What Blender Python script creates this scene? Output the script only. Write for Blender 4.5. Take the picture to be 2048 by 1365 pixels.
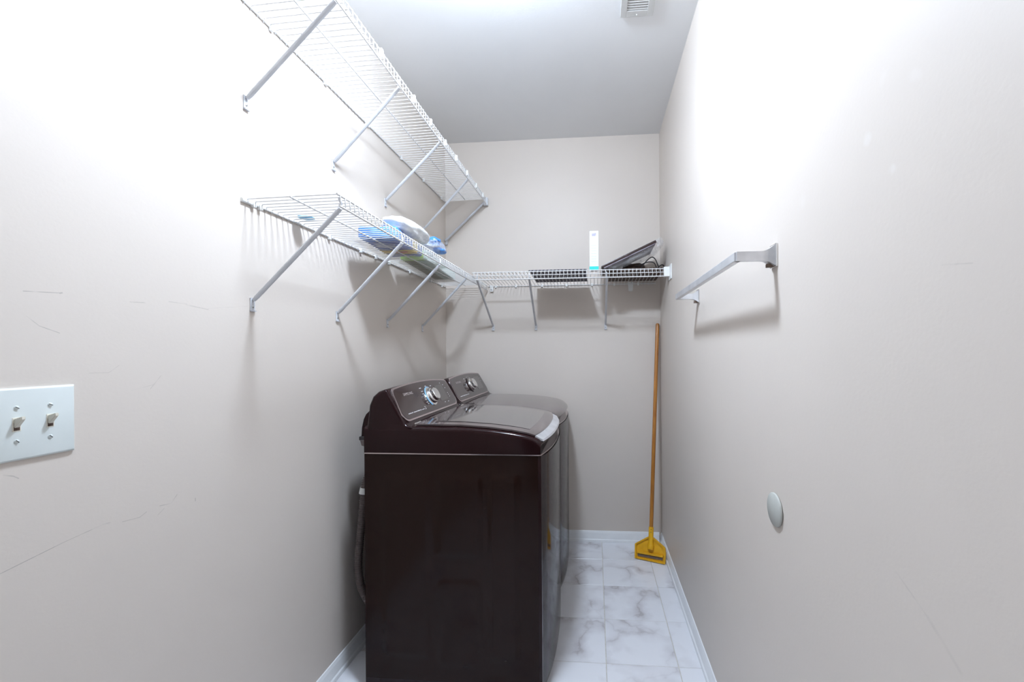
import bpy, bmesh, math, random
from mathutils import Vector, Matrix, noise
random.seed(7)
S = bpy.context.scene
C = S.collection
for o in list(bpy.data.objects):
    bpy.data.objects.remove(o, do_unlink=True)

# ------------------------------------------------------------------ camera
FPX, PPX, PPY, YAW, ROLL, CAMH = 850.0, 1120.67, 704.45, math.radians(4.663), 0.0065, 1.285
fw = Vector((-math.sin(YAW), math.cos(YAW), 0))
rt0 = Vector((math.cos(YAW), math.sin(YAW), 0))
up0 = Vector((0, 0, 1))
rt = rt0 * math.cos(ROLL) - up0 * math.sin(ROLL)
up = up0 * math.cos(ROLL) + rt0 * math.sin(ROLL)
cd = bpy.data.cameras.new('camera')
cam = bpy.data.objects.new('camera', cd)
C.objects.link(cam)
M = Matrix.Identity(4)
for i in range(3):
    M[i][0], M[i][1], M[i][2] = rt[i], up[i], -fw[i]
M[2][3] = CAMH
cam.matrix_world = M
cd.sensor_fit = 'HORIZONTAL'
cd.sensor_width = 36.0
cd.lens = FPX / 2048 * 36.0
cd.shift_x = (1024 - PPX) / 2048
cd.shift_y = (PPY - 682.5) / 2048
cd.clip_start = 0.02
S.camera = cam

# ------------------------------------------------------------------ world, exposure
W = bpy.data.worlds.new('World')
S.world = W
W.use_nodes = True
W.node_tree.nodes['Background'].inputs[0].default_value = (0.93, 0.96, 1.0, 1)
W.node_tree.nodes['Background'].inputs[1].default_value = 0.06
S.view_settings.view_transform = 'Standard'
S.view_settings.look = 'None'
S.view_settings.gamma = 1
S.view_settings.use_curve_mapping = False
S.view_settings.exposure = 0.0
S.cycles.max_bounces = 7
S.cycles.use_light_tree = False
S.cycles.use_adaptive_sampling = True
S.cycles.adaptive_threshold = 0.03
S.cycles.diffuse_bounces = 4
S.cycles.glossy_bounces = 4
S.cycles.transparent_max_bounces = 8
LAMP_POS = (-0.34, 1.21, 2.744)
LAMP_EMIT = 420.0
LAMP_COL = (0.79, 0.93, 1.12, 1)

# ------------------------------------------------------------------ room numbers
XL, XR, YB, YF, ZC = -1.034, 0.437, 2.89, -0.62, 2.744

# ------------------------------------------------------------------ materials
def mat(name, col, rough=0.5, metal=0.0, coat=0.0, spec=0.5, trans=0.0, emit=None, es=0.0, alpha=1.0, ior=1.45):
    m = bpy.data.materials.new(name)
    m.use_nodes = True
    b = m.node_tree.nodes['Principled BSDF']
    b.inputs['Base Color'].default_value = (*col, 1)
    b.inputs['Roughness'].default_value = rough
    b.inputs['Metallic'].default_value = metal
    b.inputs['Coat Weight'].default_value = coat
    b.inputs['Coat Roughness'].default_value = 0.06
    b.inputs['Specular IOR Level'].default_value = spec
    b.inputs['Transmission Weight'].default_value = trans
    b.inputs['Alpha'].default_value = alpha
    b.inputs['IOR'].default_value = ior
    if emit:
        b.inputs['Emission Color'].default_value = (*emit, 1)
        b.inputs['Emission Strength'].default_value = es
    return m

def nd(m, t, **kw):
    n = m.node_tree.nodes.new(t)
    for k, v in kw.items():
        if k.startswith('i_'):
            key = k[2:]
            key = int(key) if key.isdigit() else key
            n.inputs[key].default_value = v
        else:
            setattr(n, k, v)
    return n

def lk(m, a, b):
    m.node_tree.links.new(a, b)

def add_noise(m, scale, c1, c2, lo=0.35, hi=0.65, detail=4, bump=0.0, bscale=None, coord='Object', bdist=0.002):
    """base colour varied by noise, plus optional fine bump"""
    b = m.node_tree.nodes['Principled BSDF']
    tc = nd(m, 'ShaderNodeTexCoord')
    n = nd(m, 'ShaderNodeTexNoise')
    n.inputs['Scale'].default_value = scale
    n.inputs['Detail'].default_value = detail
    lk(m, tc.outputs[coord], n.inputs['Vector'])
    r = nd(m, 'ShaderNodeValToRGB')
    r.color_ramp.elements[0].position = lo
    r.color_ramp.elements[1].position = hi
    r.color_ramp.elements[0].color = (*c1, 1)
    r.color_ramp.elements[1].color = (*c2, 1)
    lk(m, n.outputs['Fac'], r.inputs['Fac'])
    lk(m, r.outputs['Color'], b.inputs['Base Color'])
    if bump:
        n2 = nd(m, 'ShaderNodeTexNoise')
        n2.inputs['Scale'].default_value = bscale or scale * 8
        n2.inputs['Detail'].default_value = 3
        lk(m, tc.outputs[coord], n2.inputs['Vector'])
        bp = nd(m, 'ShaderNodeBump')
        bp.inputs['Strength'].default_value = bump
        bp.inputs['Distance'].default_value = bdist
        lk(m, n2.outputs['Fac'], bp.inputs['Height'])
        lk(m, bp.outputs['Normal'], b.inputs['Normal'])
    return r

PAINT = (0.66, 0.593, 0.532)
def wall_mat(name, segs=(), patches=()):
    """eggshell beige paint; segs = thin scuffs ((y,z),(y,z),width,strength), patches = lighter touched-up spots (y,z,r)"""
    m = mat(name, PAINT, 0.46, spec=0.32)
    b = m.node_tree.nodes['Principled BSDF']
    ramp = add_noise(m, 2.2, tuple(c * 0.985 for c in PAINT), tuple(c * 1.01 for c in PAINT), bump=0.12, bscale=130, coord='Object', bdist=0.0015)
    geo = nd(m, 'ShaderNodeNewGeometry')
    flat = nd(m, 'ShaderNodeVectorMath', operation='MULTIPLY')
    flat.inputs[1].default_value = (0, 1, 1)
    lk(m, geo.outputs['Position'], flat.inputs[0])
    wob = nd(m, 'ShaderNodeTexNoise')
    wob.inputs['Scale'].default_value = 30
    lk(m, geo.outputs['Position'], wob.inputs['Vector'])
    cur = ramp.outputs['Color']
    acc = None
    for (a, c, w, s) in segs:
        A = Vector((0, a[0], a[1])); B = Vector((0, c[0], c[1])); BA = B - A
        s1 = nd(m, 'ShaderNodeVectorMath', operation='SUBTRACT'); s1.inputs[1].default_value = A
        lk(m, flat.outputs[0], s1.inputs[0])
        dt = nd(m, 'ShaderNodeVectorMath', operation='DOT_PRODUCT'); dt.inputs[1].default_value = BA / BA.length_squared
        lk(m, s1.outputs[0], dt.inputs[0])
        cl = nd(m, 'ShaderNodeClamp'); lk(m, dt.outputs['Value'], cl.inputs[0])
        sc = nd(m, 'ShaderNodeVectorMath', operation='SCALE'); sc.inputs[0].default_value = BA
        lk(m, cl.outputs[0], sc.inputs['Scale'])
        s2 = nd(m, 'ShaderNodeVectorMath', operation='DISTANCE')
        lk(m, s1.outputs[0], s2.inputs[0]); lk(m, sc.outputs[0], s2.inputs[1])
        mr = nd(m, 'ShaderNodeMapRange', i_1=w, i_2=w * 0.35, i_3=0.0, i_4=s * .55)
        lk(m, s2.outputs['Value'], mr.inputs[0])
        if acc is None:
            acc = mr.outputs[0]
        else:
            mx = nd(m, 'ShaderNodeMath', operation='MAXIMUM')
            lk(m, acc, mx.inputs[0]); lk(m, mr.outputs[0], mx.inputs[1]); acc = mx.outputs[0]
    if acc is not None:
        wr = nd(m, 'ShaderNodeMapRange', i_1=0.38, i_2=0.56, i_3=0.25, i_4=1.0)
        lk(m, wob.outputs['Fac'], wr.inputs[0])
        mu = nd(m, 'ShaderNodeMath', operation='MULTIPLY')
        lk(m, acc, mu.inputs[0]); lk(m, wr.outputs[0], mu.inputs[1])
        mx = nd(m, 'ShaderNodeMix', data_type='RGBA')
        mx.inputs[7].default_value = (0.16, 0.14, 0.13, 1)
        lk(m, mu.outputs[0], mx.inputs[0]); lk(m, cur, mx.inputs[6]); cur = mx.outputs[2]
    for (y, z, r, s) in patches:
        ds = nd(m, 'ShaderNodeVectorMath', operation='DISTANCE'); ds.inputs[1].default_value = (0, y, z)
        lk(m, flat.outputs[0], ds.inputs[0])
        ad = nd(m, 'ShaderNodeMath', operation='MULTIPLY_ADD', i_1=0.03)
        lk(m, wob.outputs['Fac'], ad.inputs[0]); lk(m, ds.outputs['Value'], ad.inputs[2])
        mr = nd(m, 'ShaderNodeMapRange', i_1=r + .015, i_2=r * .3 + .015, i_3=0.0, i_4=s * .35)
        lk(m, ad.outputs[0], mr.inputs[0])
        mx = nd(m, 'ShaderNodeMix', data_type='RGBA')
        mx.inputs[7].default_value = (0.82, 0.80, 0.78, 1)
        lk(m, mr.outputs[0], mx.inputs[0]); lk(m, cur, mx.inputs[6]); cur = mx.outputs[2]
    lk(m, cur, b.inputs['Base Color'])
    return m

m_wall = wall_mat('beige_paint')
m_wall_l = wall_mat('beige_paint_scuffed', segs=[
    ((.690, 1.402), (.745, 1.406), .0012, .7), ((.743, 1.4055), (.746, 1.4065), .002, .9),
    ((.694, 1.357), (.712, 1.340), .0009, .6), ((.712, 1.340), (.742, 1.328), .0011, .8),
    ((.868, 1.403), (.900, 1.405), .0016, .45), ((.955, 1.414), (1.00, 1.413), .0016, .45), ((1.00, 1.411), (1.06, 1.405), .0018, .4),
    ((1.06, 1.408), (1.19, 1.428), .0008, .3),
    ((.640, .902), (.745, .920), .0009, .9), ((.745, .920), (.813, .928), .0009, .7), ((.813, .928), (.826, .927), .0018, .7),
    ((.850, .919), (.885, .915), .0012, .5), ((.885, .915), (.90, .922), .0012, .5), ((.93, .925), (.957, .921), .0013, .55),
    ((.957, .921), (.972, .938), .0011, .6), ((.925, .905), (.94, .915), .001, .5), ((1.02, .905), (1.02, .912), .0015, .7),
    ((.79, 1.248), (.825, 1.247), .001, .3), ((.825, 1.247), (.845, 1.262), .001, .35),
    ((.87, 1.205), (.92, 1.215), .001, .3), ((.91, 1.205), (.935, 1.235), .001, .4),
    ((.663, 1.075), (.675, 1.070), .0015, .6), ((.675, 1.070), (.682, 1.064), .0012, .6),
])
m_wall_r = wall_mat('beige_paint_touched_up', segs=[
    ((.66, .96), (.60, .93), .002, .22), ((.60, .93), (.55, .895), .004, .14), ((.575, 1.392), (.53, 1.385), .0012, .25)],
    patches=[(.80, 1.98, .02, .4), (.74, 1.95, .018, .4), (.70, 1.99, .015, .4), (.66, 1.86, .014, .35), (.82, 1.90, .015, .3),
             (.72, 1.62, .012, .5), (.66, 1.55, .010, .5), (.68, 1.70, .014, .3), (.60, 1.9, .018, .3), (.56, 1.8, .015, .3),
             (.62, 1.66, .015, .3), (.88, 1.75, .015, .25), (.93, 1.6, .02, .2)])
m_ceil = mat('ceiling_white', (0.80, 0.80, 0.80), 0.8, spec=0.2)
add_noise(m_ceil, 3, (0.79, 0.79, 0.79), (0.81, 0.81, 0.81), bump=0.1, bscale=150)
m_trim = mat('trim_gloss_white', (0.86, 0.87, 0.88), 0.28)
add_noise(m_trim, 12, (0.84, 0.85, 0.86), (0.88, 0.89, 0.90))
m_grout = mat('grout', (0.62, 0.59, 0.52), 0.9)
add_noise(m_grout, 60, (0.56, 0.53, 0.47), (0.66, 0.63, 0.57))

def tile_material():
    m = mat('marble_tile', (0.8, 0.8, 0.82), 0.22, spec=0.5)
    b = m.node_tree.nodes['Principled BSDF']
    tc = nd(m, 'ShaderNodeTexCoord'); oi = nd(m, 'ShaderNodeObjectInfo')
    mul = nd(m, 'ShaderNodeVectorMath', operation='SCALE'); mul.inputs[0].default_value = (37.0, 53.0, 11.0)
    lk(m, oi.outputs['Random'], mul.inputs['Scale'])
    add = nd(m, 'ShaderNodeVectorMath', operation='ADD')
    lk(m, tc.outputs['Object'], add.inputs[0]); lk(m, mul.outputs[0], add.inputs[1])
    warp = nd(m, 'ShaderNodeTexNoise'); warp.inputs['Scale'].default_value = 5; warp.inputs['Detail'].default_value = 5
    lk(m, add.outputs[0], warp.inputs['Vector'])
    ws = nd(m, 'ShaderNodeVectorMath', operation='SCALE'); ws.inputs['Scale'].default_value = 0.35
    lk(m, warp.outputs['Color'], ws.inputs[0])
    add2 = nd(m, 'ShaderNodeVectorMath', operation='ADD')
    lk(m, add.outputs[0], add2.inputs[0]); lk(m, ws.outputs[0], add2.inputs[1])
    v = nd(m, 'ShaderNodeTexVoronoi', feature='DISTANCE_TO_EDGE'); v.inputs['Scale'].default_value = 3.4
    lk(m, add2.outputs[0], v.inputs['Vector'])
    thin = nd(m, 'ShaderNodeMapRange', i_1=0.0, i_2=0.035, i_3=1.0, i_4=0.0)
    lk(m, v.outputs['Distance'], thin.inputs[0])
    soft = nd(m, 'ShaderNodeMapRange', i_1=0.0, i_2=0.22, i_3=1.0, i_4=0.0)
    lk(m, v.outputs['Distance'], soft.inputs[0])
    msk = nd(m, 'ShaderNodeTexNoise'); msk.inputs['Scale'].default_value = 6; lk(m, add.outputs[0], msk.inputs['Vector'])
    mk = nd(m, 'ShaderNodeMapRange', i_1=0.42, i_2=0.68, i_3=0.0, i_4=1.0); lk(m, msk.outputs['Fac'], mk.inputs[0])
    a1 = nd(m, 'ShaderNodeMath', operation='MULTIPLY'); lk(m, thin.outputs[0], a1.inputs[0]); lk(m, mk.outputs[0], a1.inputs[1])
    a2 = nd(m, 'ShaderNodeMath', operation='MULTIPLY'); lk(m, soft.outputs[0], a2.inputs[0]); lk(m, mk.outputs[0], a2.inputs[1])
    s1 = nd(m, 'ShaderNodeMath', operation='MULTIPLY', i_1=0.40); lk(m, a1.outputs[0], s1.inputs[0])
    s2 = nd(m, 'ShaderNodeMath', operation='MULTIPLY_ADD', i_1=0.75); lk(m, a2.outputs[0], s2.inputs[0]); lk(m, s1.outputs[0], s2.inputs[2])
    mx = nd(m, 'ShaderNodeMix', data_type='RGBA')
    mx.inputs[6].default_value = (0.80, 0.80, 0.83, 1); mx.inputs[7].default_value = (0.47, 0.44, 0.455, 1)
    lk(m, s2.outputs[0], mx.inputs[0]); lk(m, mx.outputs[2], b.inputs['Base Color'])
    return m
m_tile = tile_material()

m_wire = mat('white_vinyl_wire', (0.71, 0.70, 0.69), 0.35); add_noise(m_wire, 40, (0.69, 0.68, 0.67), (0.73, 0.72, 0.71))
m_brace = mat('white_enamel_brace', (0.64, 0.65, 0.68), 0.3); add_noise(m_brace, 20, (0.62, 0.63, 0.66), (0.66, 0.67, 0.70))
m_clip = mat('white_plastic', (0.82, 0.82, 0.80), 0.4); add_noise(m_clip, 30, (0.80, 0.80, 0.78), (0.84, 0.84, 0.82))
m_screw = mat('steel_screw', (0.45, 0.45, 0.45), 0.35, 1.0); add_noise(m_screw, 80, (0.4, 0.4, 0.4), (0.5, 0.5, 0.5))
m_slot = mat('screw_slot_dark', (0.05, 0.05, 0.05), 0.7); add_noise(m_slot, 80, (0.04, 0.04, 0.04), (0.06, 0.06, 0.06))
m_chrome = mat('brushed_chrome', (0.74, 0.74, 0.76), 0.3, 0.6)
add_noise(m_chrome, 18, (0.66, 0.66, 0.68), (0.80, 0.80, 0.82), detail=8)
m_shiny = mat('polished_chrome', (0.82, 0.82, 0.82), 0.08, 1.0); add_noise(m_shiny, 10, (0.80, 0.80, 0.80), (0.85, 0.85, 0.85))
m_body = mat('espresso_enamel', (0.009, 0.004, 0.004), 0.12, spec=0.25)
add_noise(m_body, 5, (0.012, 0.0035, 0.004), (0.015, 0.0045, 0.005))
m_side = mat('espresso_side_sheet', (0.012, 0.006, 0.005), 0.12, spec=0.2)
def side_smudges(m):
    b = m.node_tree.nodes['Principled BSDF']
    tc = nd(m, 'ShaderNodeTexCoord')
    n = nd(m, 'ShaderNodeTexNoise'); n.inputs['Scale'].default_value = 4.5; n.inputs['Detail'].default_value = 7; n.inputs['Roughness'].default_value = .62
    lk(m, tc.outputs['Object'], n.inputs['Vector'])
    r = nd(m, 'ShaderNodeValToRGB')
    r.color_ramp.elements[0].position = .55; r.color_ramp.elements[0].color = (0.015, 0.0065, 0.0048, 1)
    r.color_ramp.elements[1].position = .66; r.color_ramp.elements[1].color = (0.012, 0.004, 0.0035, 1)
    lk(m, n.outputs['Fac'], r.inputs['Fac']); lk(m, r.outputs['Color'], b.inputs['Base Color'])
    mr = nd(m, 'ShaderNodeMapRange', i_1=.3, i_2=.7, i_3=.08, i_4=.15); lk(m, n.outputs['Fac'], mr.inputs[0])
    lk(m, mr.outputs[0], b.inputs['Roughness'])
side_smudges(m_side)
m_front = mat('espresso_front_gloss', (0.075, 0.052, 0.052), 0.10, coat=0.6); add_noise(m_front, 6, (0.07, 0.048, 0.048), (0.08, 0.056, 0.056))
m_glass_dark = mat('smoked_lid_glass', (0.05, 0.043, 0.042), 0.05, coat=1.0, spec=0.8); add_noise(m_glass_dark, 9, (0.045, 0.039, 0.038), (0.056, 0.047, 0.046))
m_panel = mat('console_panel_gloss', (0.028, 0.014, 0.014), 0.08, coat=0.6); add_noise(m_panel, 8, (0.025, 0.012, 0.012), (0.031, 0.016, 0.016))
m_display = mat('display_window', (0.018, 0.011, 0.011), 0.04, coat=1.0); add_noise(m_display, 8, (0.016, 0.01, 0.01), (0.02, 0.012, 0.012))
m_bezel = mat('bezel_rosy_chrome', (0.55, 0.47, 0.47), 0.18, 0.9); add_noise(m_bezel, 15, (0.52, 0.44, 0.44), (0.58, 0.50, 0.50))
m_print = mat('printed_light_grey', (0.62, 0.60, 0.60), 0.5); add_noise(m_print, 50, (0.58, 0.56, 0.56), (0.66, 0.64, 0.64))
m_brand = mat('printed_warm_grey', (0.36, 0.31, 0.29), 0.4); add_noise(m_brand, 50, (0.34, 0.29, 0.27), (0.38, 0.33, 0.31))
m_led = mat('blue_led', (0.2, 0.5, 0.8), 0.4, emit=(0.25, 0.6, 1.0), es=0.55)
m_led_w = mat('white_led', (0.8, 0.9, 1.0), 0.4, emit=(0.75, 0.9, 1.0), es=1.6)
m_rubber = mat('dark_grey_rubber', (0.035, 0.03, 0.03), 0.6); add_noise(m_rubber, 40, (0.03, 0.026, 0.026), (0.04, 0.035, 0.034))
m_hose = mat('grey_ribbed_hose', (0.11, 0.085, 0.08), 0.5); add_noise(m_hose, 30, (0.10, 0.075, 0.07), (0.12, 0.095, 0.09))
m_plate = mat('switch_plate_white', (0.69, 0.73, 0.71), 0.25); add_noise(m_plate, 12, (0.68, 0.72, 0.70), (0.70, 0.74, 0.72))
m_ivory = mat('ivory_toggle', (0.74, 0.70, 0.60), 0.35); add_noise(m_ivory, 30, (0.72, 0.68, 0.58), (0.76, 0.72, 0.62))
m_hole = mat('switch_recess_dark', (0.08, 0.05, 0.035), 0.7); add_noise(m_hole, 30, (0.07, 0.045, 0.03), (0.09, 0.055, 0.04))
m_disc = mat('cover_disc_grey_white', (0.47, 0.475, 0.44), 0.45); add_noise(m_disc, 20, (0.46, 0.465, 0.43), (0.48, 0.485, 0.45))
m_yellow = mat('yellow_plastic', (0.80, 0.42, 0.012), 0.4); add_noise(m_yellow, 30, (0.76, 0.39, 0.010), (0.84, 0.45, 0.016))
def wood_mat():
    m = mat('varnished_wood', (0.5, 0.22, 0.05), 0.3, coat=0.3)
    b = m.node_tree.nodes['Principled BSDF']
    tc = nd(m, 'ShaderNodeTexCoord'); mp = nd(m, 'ShaderNodeMapping'); mp.inputs['Scale'].default_value = (60, 60, 3)
    n = nd(m, 'ShaderNodeTexNoise'); n.inputs['Scale'].default_value = 1.0; n.inputs['Detail'].default_value = 5
    r = nd(m, 'ShaderNodeValToRGB')
    r.color_ramp.elements[0].position = .3; r.color_ramp.elements[0].color = (0.30, 0.105, 0.018, 1)
    r.color_ramp.elements[1].position = .7; r.color_ramp.elements[1].color = (0.50, 0.21, 0.035, 1)
    lk(m, tc.outputs['Object'], mp.inputs['Vector']); lk(m, mp.outputs[0], n.inputs['Vector'])
    lk(m, n.outputs['Fac'], r.inputs['Fac']); lk(m, r.outputs['Color'], b.inputs['Base Color'])
    return m
m_wood = wood_mat()
m_brass = mat('brass_rivet', (0.8, 0.6, 0.15), 0.25, 1.0); add_noise(m_brass, 60, (0.76, 0.56, 0.13), (0.84, 0.64, 0.18))
m_slotgrey = mat('grey_rubber_strip', (0.17, 0.12, 0.09), 0.8); add_noise(m_slotgrey, 50, (0.15, 0.105, 0.08), (0.19, 0.135, 0.1))
m_vent = mat('vent_enamel', (0.58, 0.57, 0.55), 0.5); add_noise(m_vent, 30, (0.56, 0.55, 0.53), (0.60, 0.59, 0.57))
m_blue = mat('blue_printed_film', (0.02, 0.06, 0.42), 0.3)
add_noise(m_blue, 22, (0.012, 0.03, 0.26), (0.03, 0.13, 0.58), lo=.4, hi=.62)
m_skyblue = mat('bright_blue_film', (0.03, 0.22, 0.75), 0.3); add_noise(m_skyblue, 14, (0.02, 0.16, 0.65), (0.10, 0.36, 0.85))
m_packyellow = mat('yellow_print', (0.85, 0.62, 0.03), 0.4); add_noise(m_packyellow, 30, (0.80, 0.52, 0.02), (0.88, 0.68, 0.05))
m_red = mat('red_print', (0.75, 0.10, 0.04), 0.4); add_noise(m_red, 30, (0.70, 0.08, 0.03), (0.80, 0.14, 0.05))
m_pale = mat('pale_print', (0.62, 0.64, 0.72), 0.4); add_noise(m_pale, 60, (0.35, 0.38, 0.6), (0.75, 0.76, 0.8))
m_olive = mat('olive_card', (0.16, 0.15, 0.05), 0.6); add_noise(m_olive, 16, (0.13, 0.14, 0.04), (0.2, 0.15, 0.06))
m_lime = mat('lime_card', (0.50, 0.80, 0.10), 0.5); add_noise(m_lime, 30, (0.38, 0.68, 0.06), (0.55, 0.82, 0.14))
m_mint = mat('pale_mint_card', (0.66, 0.82, 0.74), 0.5); add_noise(m_mint, 20, (0.62, 0.79, 0.70), (0.72, 0.86, 0.79))
m_tape = mat('blue_masking_tape', (0.3, 0.66, 0.92), 0.6); add_noise(m_tape, 60, (0.2, 0.58, 0.9), (0.42, 0.74, 0.95))
def film_mat(name, col, alpha, rough=0.15):
    m = bpy.data.materials.new(name); m.use_nodes = True
    nt = m.node_tree; b = nt.nodes['Principled BSDF']
    b.inputs['Base Color'].default_value = (*col, 1); b.inputs['Roughness'].default_value = rough
    b.inputs['Specular IOR Level'].default_value = 0.6
    tc = nd(m, 'ShaderNodeTexCoord'); n = nd(m, 'ShaderNodeTexNoise'); n.inputs['Scale'].default_value = 28; n.inputs['Detail'].default_value = 5
    lk(m, tc.outputs['Object'], n.inputs['Vector'])
    mr = nd(m, 'ShaderNodeMapRange', i_1=.35, i_2=.7, i_3=alpha * .6, i_4=min(1, alpha * 1.5)); lk(m, n.outputs['Fac'], mr.inputs[0])
    lk(m, mr.outputs[0], b.inputs['Alpha'])
    bp = nd(m, 'ShaderNodeBump'); bp.inputs['Strength'].default_value = .6; bp.inputs['Distance'].default_value = .01
    lk(m, n.outputs['Fac'], bp.inputs['Height']); lk(m, bp.outputs['Normal'], b.inputs['Normal'])
    return m
m_film = film_mat('clear_poly_film', (0.72, 0.72, 0.74), 0.26, 0.08)
m_bag = film_mat('white_poly_bag', (0.86, 0.87, 0.88), 1.3, 0.3)
m_bag2 = film_mat('blue_white_poly_film', (0.72, 0.80, 0.95), 0.4, 0.2)
m_darkboard = mat('dark_brown_board', (0.035, 0.018, 0.016), 0.35); add_noise(m_darkboard, 20, (0.03, 0.015, 0.013), (0.042, 0.022, 0.02))
m_boardback = mat('mauve_grey_board_back', (0.24, 0.21, 0.25), 0.4); add_noise(m_boardback, 14, (0.16, 0.13, 0.16), (0.32, 0.29, 0.34))
m_device = mat('dark_brown_plastic', (0.06, 0.035, 0.025), 0.5); add_noise(m_device, 25, (0.035, 0.02, 0.016), (0.10, 0.06, 0.04))
m_cable = mat('black_cable', (0.012, 0.011, 0.011), 0.5); add_noise(m_cable, 40, (0.01, 0.009, 0.009), (0.015, 0.013, 0.013))
def speckle_mat():
    m = mat('speckled_dark_weave', (0.05, 0.05, 0.06), 0.7)
    b = m.node_tree.nodes['Principled BSDF']
    tc = nd(m, 'ShaderNodeTexCoord'); c = nd(m, 'ShaderNodeTexChecker'); c.inputs['Scale'].default_value = 90
    c.inputs['Color1'].default_value = (0.02, 0.02, 0.025, 1); c.inputs['Color2'].default_value = (0.20, 0.19, 0.23, 1)
    lk(m, tc.outputs['Object'], c.inputs['Vector']); lk(m, c.outputs['Color'], b.inputs['Base Color'])
    return m
m_weave = speckle_mat()
m_card = mat('white_card', (0.76, 0.77, 0.78), 0.45); add_noise(m_card, 20, (0.75, 0.76, 0.77), (0.77, 0.78, 0.79))
m_teal = mat('teal_print', (0.02, 0.62, 0.56), 0.45); add_noise(m_teal, 20, (0.015, 0.58, 0.52), (0.03, 0.66, 0.6))
m_lilac = mat('pale_lilac_print', (0.5, 0.48, 0.68), 0.5); add_noise(m_lilac, 80, (0.42, 0.40, 0.62), (0.66, 0.64, 0.76))
m_faint = mat('faint_grey_print', (0.62, 0.65, 0.67), 0.5); add_noise(m_faint, 60, (0.60, 0.63, 0.65), (0.64, 0.67, 0.69))
m_door = mat('white_door_paint', (0.80, 0.80, 0.79), 0.35); add_noise(m_door, 10, (0.79, 0.79, 0.78), (0.81, 0.81, 0.80))

# ------------------------------------------------------------------ builders
def link(o, parent=None):
    C.objects.link(o)
    if parent is not None:
        o.parent = parent
    return o

def tag(o, label=None, cat=None, group=None, kind=None):
    if label: o['label'] = label
    if cat: o['category'] = cat
    if group: o['group'] = group
    if kind: o['kind'] = kind
    return o

def empty(name, loc=(0, 0, 0)):
    o = bpy.data.objects.new(name, None)
    o.empty_display_size = 0.05
    o.location = loc
    C.objects.link(o)
    return o

def mesh_from_bm(bm, name, m, smooth=False, angle=None):
    bmesh.ops.recalc_face_normals(bm, faces=bm.faces[:])
    me = bpy.data.meshes.new(name)
    bm.to_mesh(me); bm.free()
    me.materials.append(m)
    if smooth:
        for p in me.polygons: p.use_smooth = True
        if angle is not None:
            try: me.set_sharp_from_angle(angle=math.radians(angle))
            except Exception: pass
    return me

def obj(name, bm, m, parent=None, smooth=False, angle=35):
    o = bpy.data.objects.new(name, mesh_from_bm(bm, name, m, smooth, angle))
    return link(o, parent)

def bm_box(lo, hi, bev=0.0, seg=2, bm=None):
    b = bm or bmesh.new()
    t = bmesh.new()
    r = bmesh.ops.create_cube(t, size=1.0)
    for v in t.verts:
        v.co = Vector(((lo[i] + hi[i]) / 2 + v.co[i] * (hi[i] - lo[i]) for i in range(3)))
    if bev > 0:
        bmesh.ops.bevel(t, geom=t.edges[:], offset=bev, segments=seg, profile=0.6, affect='EDGES')
    merge(b, t)
    return b

def merge(b, t):
    tmp = bpy.data.meshes.new('tmp'); t.to_mesh(tmp); t.free()
    b.from_mesh(tmp); bpy.data.meshes.remove(tmp)

def frame_axes(d):
    d = d.normalized()
    a = Vector((0, 0, 1)) if abs(d.z) < 0.9 else Vector((1, 0, 0))
    u = d.cross(a).normalized(); v = d.cross(u).normalized()
    return u, v

def bm_tube(pts, r, n=8, bm=None, cap=True, rad=None, sx=1.0, sy=1.0):
    """tube through pts; rad: optional list of radii; sx, sy squash the section"""
    b = bm or bmesh.new()
    P = [Vector(p) for p in pts]
    rings = []
    u = v = None
    for i, p in enumerate(P):
        if i == 0: d = P[1] - P[0]
        elif i == len(P) - 1: d = P[-1] - P[-2]
        else: d = (P[i + 1] - P[i]).normalized() + (P[i] - P[i - 1]).normalized()
        d.normalize()
        if u is None: u, v = frame_axes(d)
        else:
            u = (u - d * u.dot(d)).normalized(); v = d.cross(u).normalized()
        rr = rad[i] if rad else r
        k = 1.0
        if 0 < i < len(P) - 1:
            c = (P[i + 1] - P[i]).normalized().dot((P[i] - P[i - 1]).normalized())
            k = 1.0
        rings.append([b.verts.new(p + (u * math.cos(a) * sx + v * math.sin(a) * sy) * rr * k)
                      for a in (2 * math.pi * j / n for j in range(n))])
    for i in range(len(rings) - 1):
        for j in range(n):
            b.faces.new((rings[i][j], rings[i][(j + 1) % n], rings[i + 1][(j + 1) % n], rings[i + 1][j]))
    if cap:
        b.faces.new(rings[0][::-1]); b.faces.new(rings[-1])
    return b

def bm_prism(poly, axis, a, c, bm=None, bev=0.0):
    """extrude a 2D polygon along an axis from a to c.  axis x: poly=(y,z); y: (x,z); z: (x,y)"""
    b = bm or bmesh.new()
    t = bmesh.new()
    def P(p, s):
        return {'x': (s, p[0], p[1]), 'y': (p[0], s, p[1]), 'z': (p[0], p[1], s)}[axis]
    A = [t.verts.new(P(p, a)) for p in poly]; B = [t.verts.new(P(p, c)) for p in poly]
    n = len(poly)
    t.faces.new(A); t.faces.new(B[::-1])
    for i in range(n):
        t.faces.new((A[i], B[i], B[(i + 1) % n], A[(i + 1) % n]))
    bmesh.ops.recalc_face_normals(t, faces=t.faces[:])
    if bev > 0:
        es = [e for e in t.edges if (e.verts[0] in A) == (e.verts[1] in A)]
        bmesh.ops.bevel(t, geom=es, offset=bev, segments=2, profile=0.6, affect='EDGES')
    merge(b, t)
    return b

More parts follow.
